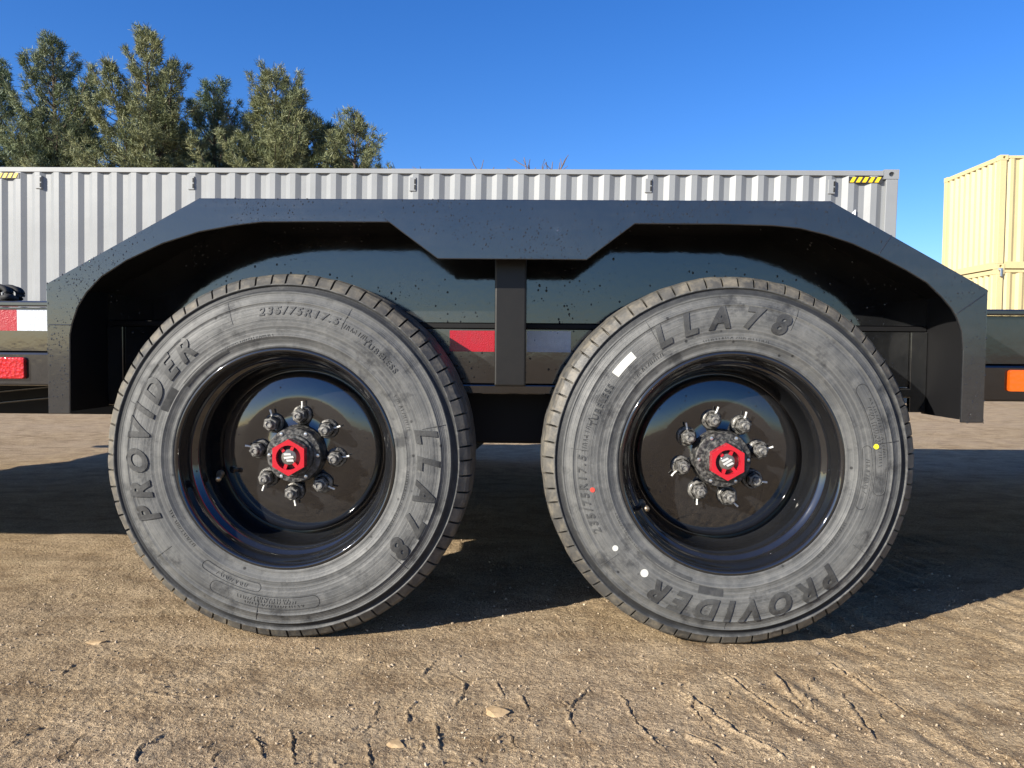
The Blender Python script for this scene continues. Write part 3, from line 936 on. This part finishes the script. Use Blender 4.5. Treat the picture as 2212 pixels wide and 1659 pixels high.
def drops_on(poly, y, n, dens, parent, seed, rmin=.0008, rmax=.0030):
    r = np.random.default_rng(seed)
    xs = [p[0] for p in poly]; zs = [p[1] for p in poly]
    V, F = [], []; base = 0; made = 0; tries = 0
    while made < n and tries < 60 * n:
        tries += 1
        x, z = r.uniform(min(xs), max(xs)), r.uniform(min(zs), max(zs))
        if r.random() > dens(x, z) or not inside(poly, x, z): continue
        s = rmin + (rmax - rmin) * r.random() ** 3.2
        v, f = dome(s, s * .55)
        v = v * np.array([1, 1, r.uniform(1.0, 1.5)]) + np.array([x, y + .0002, z])
        V.extend(v.tolist()); F.extend([tuple(i + base for i in q) for q in f]); base += len(v); made += 1
    o = obj('water_droplets', np.array(V), F, M['drop'], None, smooth=True)
    o['kind'] = 'stuff'
    return o
def clump(x, z, s):
    return float(np.clip(.40 + 1.2 * perlin(np.array([x * 5. + s]), np.array([z * 9.]), 70)[0], 0.02, 1))
d1 = drops_on(skirt_poly, YS, 2600, lambda x, z: clump(x, z, 0) * (1.0 if x < .62 else .35), None, 1, .0006, .0019)
d1.parent = fender; d1.location = -Vector(fender.location) - TP
d2 = drops_on(wall_poly, YP, 900, lambda x, z: clump(x, z, 4), None, 2)
d2.parent = iw; d2.location = -Vector(iw.location) - TP
d3 = drops_on([(X0 - W1 + .05, .555), (X0 + W1 - .05, .555), (X0 + W1 - .05, .672), (X0 - W1 + .05, .672)], YP - .003, 700, lambda x, z: 1, None, 3)
d3.parent = lw; d3.location = -Vector(lw.location) - TP
def wheel_drops(w, seed, n=700):
    """droplets on the disc, barrel and lip of a wheel"""
    prof = rim_prof[4:] + disc_prof[:-1]
    r = np.random.default_rng(seed)
    V, F = [], []; base = 0
    seglen = [math.hypot(prof[i + 1][0] - prof[i][0], prof[i + 1][1] - prof[i][1]) * prof[i][0] for i in range(len(prof) - 1)]
    cum = np.cumsum(seglen) / sum(seglen)
    for _ in range(n):
        i = int(np.searchsorted(cum, r.random())); i = min(i, len(prof) - 2)
        (r0, y0), (r1, y1) = prof[i], prof[i + 1]
        t = r.random(); rad = r0 + (r1 - r0) * t; y = y0 + (y1 - y0) * t
        a = r.uniform(0, 2 * math.pi)
        lower = .5 - .5 * math.cos(a)
        if rad > .183 and r.random() > .35 + .65 * lower: continue
        if rad < .183 and r.random() > .35: continue
        tn = Vector((r1 - r0, y1 - y0)).normalized()
        nr, ny = tn.y, -tn.x                                   # towards the axis / the viewer
        if ny > 0.2: nr, ny = -nr, -ny
        if i < len(rim_prof) - 5 and nr > 0: nr, ny = -nr, -ny
        nrm = Vector((nr * math.sin(a), ny, nr * math.cos(a)))
        q = Vector((0, -1, 0)).rotation_difference(nrm)
        s = .0006 + .0014 * r.random() ** 3
        v, f = dome(s, s * .6, 6)
        p = np.array([(q @ Vector(u))[:] for u in v]) + np.array([rad * math.sin(a), y, rad * math.cos(a)])
        V.extend(p.tolist()); F.extend([tuple(k + base for k in g) for g in f]); base += len(v)
    o = obj('water_droplets', np.array(V), F, M['drop'], w, smooth=True)
    o['kind'] = 'stuff'
wheel_drops(wl, 21); wheel_drops(wr, 22, 1000)

# ------------------------------------------------------------------ shipping containers
def corrugated(L, H, z0, pitch, depth, y, thick=.002, start=0.0):
    """sheet in X-Z from x=start..start+L with trapezoid ribs; outer flats at y, inner flats at y+depth"""
    n = int(round(L / pitch)); p = L / n
    xs = []
    for k in range(n):
        b = start + k * p
        for u, d in ((0, 1), (.125, 1), (.37, 0), (.63, 0), (.875, 1)): xs.append((b + u * p, d))
    xs.append((start + L, 1))
    v = [(x, y + d * depth, z) for x, d in xs for z in (z0, z0 + H)]
    f = [(2 * i, 2 * i + 2, 2 * i + 3, 2 * i + 1) for i in range(len(xs) - 1)]
    return v, f

def casting(x0, x1, y0, y1, z0, z1):
    """corner casting with an oval hole sunk into its front (y0) face"""
    b = bmesh.new()
    cx, cz = (x0 + x1) / 2, (z0 + z1) / 2
    n = 16
    oval = [(cx + .034 * math.cos(2 * math.pi * k / n), cz + .030 * math.sin(2 * math.pi * k / n)) for k in range(n)]
    ring = [b.verts.new((x, y0, z)) for x, z in oval]
    deep = [b.verts.new((x, y0 + .05, z)) for x, z in oval]
    rect = [b.verts.new((x, y0, z)) for x, z in ((x0, z0), (x1, z0), (x1, z1), (x0, z1))]
    back = [b.verts.new((x, y1, z)) for x, z in ((x0, z0), (x1, z0), (x1, z1), (x0, z1))]
    es = [b.edges.new((ring[k], ring[(k + 1) % n])) for k in range(n)] + [b.edges.new((rect[k], rect[(k + 1) % 4])) for k in range(4)]
    bmesh.ops.triangle_fill(b, edges=es, use_beauty=True, use_dissolve=False)
    for k in range(n): b.faces.new((ring[k], ring[(k + 1) % n], deep[(k + 1) % n], deep[k]))
    b.faces.new(deep[::-1])
    for k in range(4): b.faces.new((rect[(k + 1) % 4], rect[k], back[k], back[(k + 1) % 4]))
    b.faces.new(back)
    bmesh.ops.recalc_face_normals(b, faces=b.faces)
    v = [x.co[:] for x in b.verts]
    b.verts.index_update()
    f = [[x.index for x in q.verts] for q in b.faces]
    b.free()
    return v, f

def container(name, label, m, L, H, mw, group, ribs=.278):
    """local frame: x along the length, y=0 near side, y=2.438 far side"""
    t = empty(name, label, 'container', group=group)
    t.matrix_world = mw
    W = 2.438; ps = .150
    for nm, (x0, x1, y0, y1) in (('corner_post', (.004, ps, .004, ps)), ('corner_post', (L - ps, L - .004, .004, ps)), ('corner_post', (.004, ps, W - ps, W - .004)), ('corner_post', (L - ps, L - .004, W - ps, W - .004))):
        o = box(nm, x0, x1, y0, y1, .119, H - .119, m, t); bevel(o, .008)
    for z0 in (0, H - .118):
        for x0 in (0, L - .178):
            o = obj('corner_casting', *casting(x0, x0 + .178, 0, .162, z0, z0 + .118), m, t)
            # far castings
            o2 = obj('corner_casting', *casting(x0, x0 + .178, W - .162, W, z0, z0 + .118), m, t)
    for y0 in (.012, W - .072):
        box('top_rail', .180, L - .180, y0, y0 + .06, H - .075, H - .012, m, t, .004)
        box('bottom_rail', .180, L - .180, y0, y0 + .06, .010, .165, m, t, .004)
    for x0 in (.012, L - .072):
        box('end_header', x0, x0 + .06, .165, W - .165, H - .110, H - .012, m, t, .004)
        box('end_sill', x0, x0 + .06, .165, W - .165, .010, .165, m, t, .004)
    o = obj('side_panel', *corrugated(L - 2 * ps, H - .238, .164, ribs, .036, .018, start=ps), m, t)
    v, f = corrugated(L - 2 * ps, H - .238, .164, ribs, .036, .018, start=ps)
    obj('side_panel', [(L - x, W - y, z) for x, y, z in v], f, m, t)
    v, f = corrugated(W - 2 * ps, H - .27, .164, .235, .045, .018, start=ps)
    obj('end_panel', [(y, W - x, z) for x, y, z in v], f, m, t)
    obj('end_panel', [(L - y, x, z) for x, y, z in v], f, m, t)
    box('roof', .02, L - .02, .02, W - .02, H - .030, H - .014, m, t)
    box('floor', .075, L - .075, .075, W - .075, .10, .15, M['dark'], t)
    return t

A = Vector((-7.546, 10.542, 3.106)); B = Vector((4.61, 9.743, 2.915))
xa = (B - A).normalized(); ya = Vector((-xa.y, xa.x, 0)).normalized(); za = xa.cross(ya)
HG = 2.896
mw = Matrix((xa, ya, za)).transposed().to_4x4(); mw.translation = A - za * HG
LG = (B - A).length
grey = container('shipping_container', 'long light grey corrugated container behind the trailer, pines above it', M['grey_cont'], LG, HG, mw, 'shipping containers in the yard')
for i, x in enumerate((.869, 3.037, 6.055, 9.111, 11.379)):
    vx = [box_vf(x - .045, x + .045, .004, .052, HG - .305, HG - .125)]
    o = obj('vent', *join(vx), M['grey_cont'], grey); bevel(o, .008)
    for k in range(2):
        box('vent_slot_shade', x + .020, x + .040, .0015, .0038, HG - .285 + k * .075, HG - .225 + k * .075, M['hole'], grey)  # thin black plates on the vent, coloured as the shade inside its slots
for x0, sg in ((.215, 1), (11.615, 1)):
    for k in range(5):
        x = x0 + k * .075
        m_h = M['haz_yellow'] if k % 2 == 0 or True else M['haz_black']
        p = [(x - .02, HG - .160), (x + .024, HG - .160), (x + .060, HG - .095), (x + .016, HG - .095)]
        obj('hazard_stripe', *prism_xz(p, .006, .0105), m_h, grey)
    o = box('hazard_backing', x0 - .03, x0 + .375, .0112, .0172, HG - .165, HG - .090, M['haz_black'], grey)
me = text_mesh('marking', '4', .20, shear=0, extrude=.0006)
me.materials.append(M['white_paint'])
mk = mobj('marking', me, None, grey); mk.rotation_euler = (math.pi / 2, 0, 0); mk.location = (11.655, .0172, HG - .575)

HY = 2.591
for lvl, lab in ((0, 'lower cream container in the stack of two at right'), (1, 'upper cream container in the stack of two at right')):
    mw = Matrix.Rotation(math.radians(-.6), 4, 'Z')
    mw.translation = (10.80, 18.0, .01 + lvl * (HY + .006))
    container('shipping_container', lab, M['cream_cont'], 6.058, HY, mw, 'shipping containers in the yard')
lk = empty('twist_lock', 'small twist lock between the two stacked cream containers', 'lock', (10.88, 17.99, HY))
for x0, x1, y0, y1, z0, z1 in ((-.05, .05, -.01, .06, -.02, .03), (-.02, .02, -.04, .0, -.16, .02)):
    box('lock_body', x0, x1, y0, y1, z0, z1, M['steel'], lk, .004)

# ------------------------------------------------------------------ trees
def pine_tree(name, label, x, y, H, rad, mt, seed, base=.16, tops=((0, 0, 1.0),), group='pines behind the grey container', dens=1.0, top_pow=1.0):
    """tops: extra leaders as (dx, dy, relative height)"""
    r = np.random.default_rng(seed)
    t = empty(name, label, 'tree', (x, y, 0), group)
    wood = []
    cl_p, cl_d, cl_s = [], [], []
    for li, (dx, dy, rel) in enumerate(tops):
        Hl = H * rel; main = li == 0
        fork = .45 * H
        pts, rd = [], []
        for k in range(13):
            u = k / 12; z = u * Hl
            s = max(0, (z - fork) / max(.1, Hl - fork)) ** .7 if not main else u
            pts.append((dx * s + .10 * math.sin(3 * u + seed + li), dy * s + .10 * math.cos(2.4 * u + seed), z))
            rd.append((.19 if main else .11) * (H / 13) * (1 - u) ** .8 + .015)
        if not main: pts, rd = [p for p in pts if p[2] >= fork * .95], [q for p, q in zip(pts, rd) if p[2] >= fork * .95]
        wood.append(tube(pts, rd, 7))
        P = np.array(pts)
        zb = base * H if main else fork * 1.15
        Rl = rad if main else rad * .36
        z = zb
        lob = r.uniform(0, 6.28, 3)
        while z < Hl * .985:
            tt = (z - zb) / (Hl - zb)
            env = Rl * ((1 - tt) ** top_pow * (.62 + .38 * min(1, tt * 4)) + .045)
            n = r.integers(4, 6)
            a0 = r.uniform(0, 6.28)
            for k in range(n):
                a = a0 + 6.283 * k / n + r.uniform(-.5, .5)
                Lb = env * r.uniform(.42, 1.15) * (1 + .22 * math.sin(2 * a + lob[0] + 1.3 * z) + .15 * math.sin(3 * a + lob[1] - 2.1 * z))
                el = math.radians(r.uniform(-4, 20) + 42 * tt ** 1.4)
                cx = np.interp(z, P[:, 2], P[:, 0]); cy = np.interp(z, P[:, 2], P[:, 1])
                uu = np.linspace(0, 1, 6)
                bz = z + Lb * (math.sin(el) * uu + .34 * uu ** 2.2 - .05 * np.sin(3.1 * uu))
                bpa = np.stack([cx + math.cos(a) * Lb * uu * math.cos(el), cy + math.sin(a) * Lb * uu * math.cos(el), bz], 1)
                wood.append(tube(bpa.tolist(), [.032 * (1 - q / 6) * (.4 + Lb / 4) + .006 for q in range(6)], 4))
                nt = max(4, int(Lb * 15 * dens))
                u = .30 + .70 * ((np.arange(nt) + r.random(nt)) / nt) ** .8
                p = np.stack([np.interp(u, uu, bpa[:, i]) for i in range(3)], 1)
                da = a + np.where(r.random(nt) < .5, -1, 1) * r.uniform(.25, 1.0, nt)
                tl = (.10 + .34 * Lb * (1.08 - u)) * r.uniform(.4, 1.1, nt)
                tv = np.stack([np.cos(da), np.sin(da), r.uniform(.15, .9, nt)], 1)
                cl_p.extend(p + tv * tl[:, None] + r.normal(0, .04, (nt, 3))); cl_d.extend(tv); cl_s.extend(r.uniform(.75, 1.2, nt))
                big = tl > .45
                cl_p.extend((p + tv * tl[:, None] * .5)[big]); cl_d.extend(tv[big]); cl_s.extend(r.uniform(.7, 1.1, int(big.sum())))
                cl_p.append(bpa[-1]); cl_d.append(np.array([math.cos(a) * .5, math.sin(a) * .5, .85])); cl_s.append(1.1)
            z += r.uniform(.34, .62) * (1.15 - .5 * tt)
        cl_p.append(P[-1]); cl_d.append(np.array([0, 0, 1.0])); cl_s.append(1.2)
    trunk = obj('trunk', *join(wood), M['bark'], t)
    cp, cd, cs = np.array(cl_p), np.array(cl_d), np.array(cl_s)
    K = 20
    n = len(cp)
    d = cd[:, None, :] / np.linalg.norm(cd, axis=1)[:, None, None] * .7 + r.normal(0, .62, (n, K, 3)) + np.array([0, 0, .25])
    d /= np.linalg.norm(d, axis=2, keepdims=True)
    ln = r.uniform(.11, .25, (n, K, 1)) * cs[:, None, None]
    side = np.cross(d, r.normal(size=(n, K, 3))); side /= np.linalg.norm(side, axis=2, keepdims=True)
    wd = r.uniform(.007, .015, (n, K, 1)) * cs[:, None, None]
    o0 = cp[:, None, :] + r.normal(0, .055, (n, K, 3))
    tri = np.stack([o0 - side * wd, o0 + side * wd, o0 + d * ln + side * wd * .35, o0 + d * ln - side * wd * .35], 2).reshape(-1, 3)
    fc = np.arange(len(tri)).reshape(-1, 4)
    me = bpy.data.meshes.new('crown')
    me.vertices.add(len(tri)); me.vertices.foreach_set('co', tri.ravel())
    me.loops.add(fc.size); me.loops.foreach_set('vertex_index', fc.ravel())
    me.polygons.add(len(fc)); me.polygons.foreach_set('loop_start', np.arange(0, fc.size, 4)); me.polygons.foreach_set('loop_total', np.full(len(fc), 4))
    me.update(calc_edges=True)
    mobj('crown', me, mt, t)
    return t

pine_tree('pine_tree', 'pine cut off by the left edge of the picture', -24.4, 35, 13.7, 5.0, M['pine_b'], 11)
pine_tree('pine_tree', 'tall full pine with a second lower top on its right', -21.6, 35, 14.6, 5.8, M['pine'], 12, tops=((0, 0, 1.0), (1.9, 0, .88), (-1.1, 1, .80)), top_pow=1.1)
pine_tree('pine_tree', 'tallest pine, bright yellow-green with side tops like horns', -16.45, 33.5, 14.3, 5.6, M['pine_c'], 13, tops=((0, 0, 1.0), (-1.65, 0, .91), (1.45, -.3, .90), (.7, .4, .82)), top_pow=1.15)
pine_tree('pine_tree', 'short bluish pine between the tallest pine and the broad one', -14.7, 36.5, 13.0, 5.0, M['pine_b'], 14)
pine_tree('pine_tree', 'broad round-topped pine right of the bluish gap', -11.3, 35, 12.7, 5.0, M['pine_c'], 15, tops=((0, 0, 1.0), (.9, 0, .96), (-1.0, .2, .93), (1.5, 0, .87)), top_pow=.72)
pine_tree('pine_tree', 'low pine right of the broad pine, with drooping right shoulder', -9.4, 36.5, 11.2, 4.6, M['pine_b'], 16)
pine_tree('pine_tree', 'rightmost small pine with sparse open crown', -7.9, 35, 11.2, 4.5, M['pine_c'], 17, dens=.9, top_pow=1.0)
for i, (x, y, h) in enumerate(((-24, 41, 12.5), (-19.5, 42, 13.0), (-16.0, 41, 12.0), (-12.6, 41, 11.5), (-9.6, 40, 10.2))):
    labs = ['dark pine standing behind the leftmost pines', 'dark pine behind the gap left of the tallest pine', 'dark pine standing right behind the tallest pine', 'dark pine behind the broad round-topped pine', 'dark low pine behind the rightmost small pines']
    pine_tree('pine_tree', labs[i], x, y, h, 6.0, M['pine_b'], 30 + i, dens=.9)

def bare_tree(x, y, H, seed, label):
    r = np.random.default_rng(seed)
    parts = []
    def grow(p, d, L, rad, lev):
        q = p + d * L
        m = (p + q) / 2 + r.normal(0, .05 * L, 3)
        parts.append(tube([p, m, q], [rad, rad * .8, rad * .6], 4))
        if lev == 0: return
        for k in range(r.integers(3, 5)):
            nd = d + r.normal(0, .42, 3); nd[2] = abs(nd[2]) * .8 + .2; nd /= np.linalg.norm(nd)
            grow(q if k else m, nd, L * r.uniform(.55, .8), rad * .58, lev - 1)
    t = empty('bare_tree', label, 'tree', (x, y, 0))
    grow(np.array([0., 0, 0]), np.array([0, 0, 1.]), H * .42, .34, 5)
    o = obj('trunk', *join(parts), M['twig'], t)
    zmax = max(v.co.z for v in o.data.vertices)
    o.scale = (1.35, 1.35, H / zmax)
bare_tree(.25, 46, 12.9, 4, 'leafless twiggy treetop just showing above the grey container')
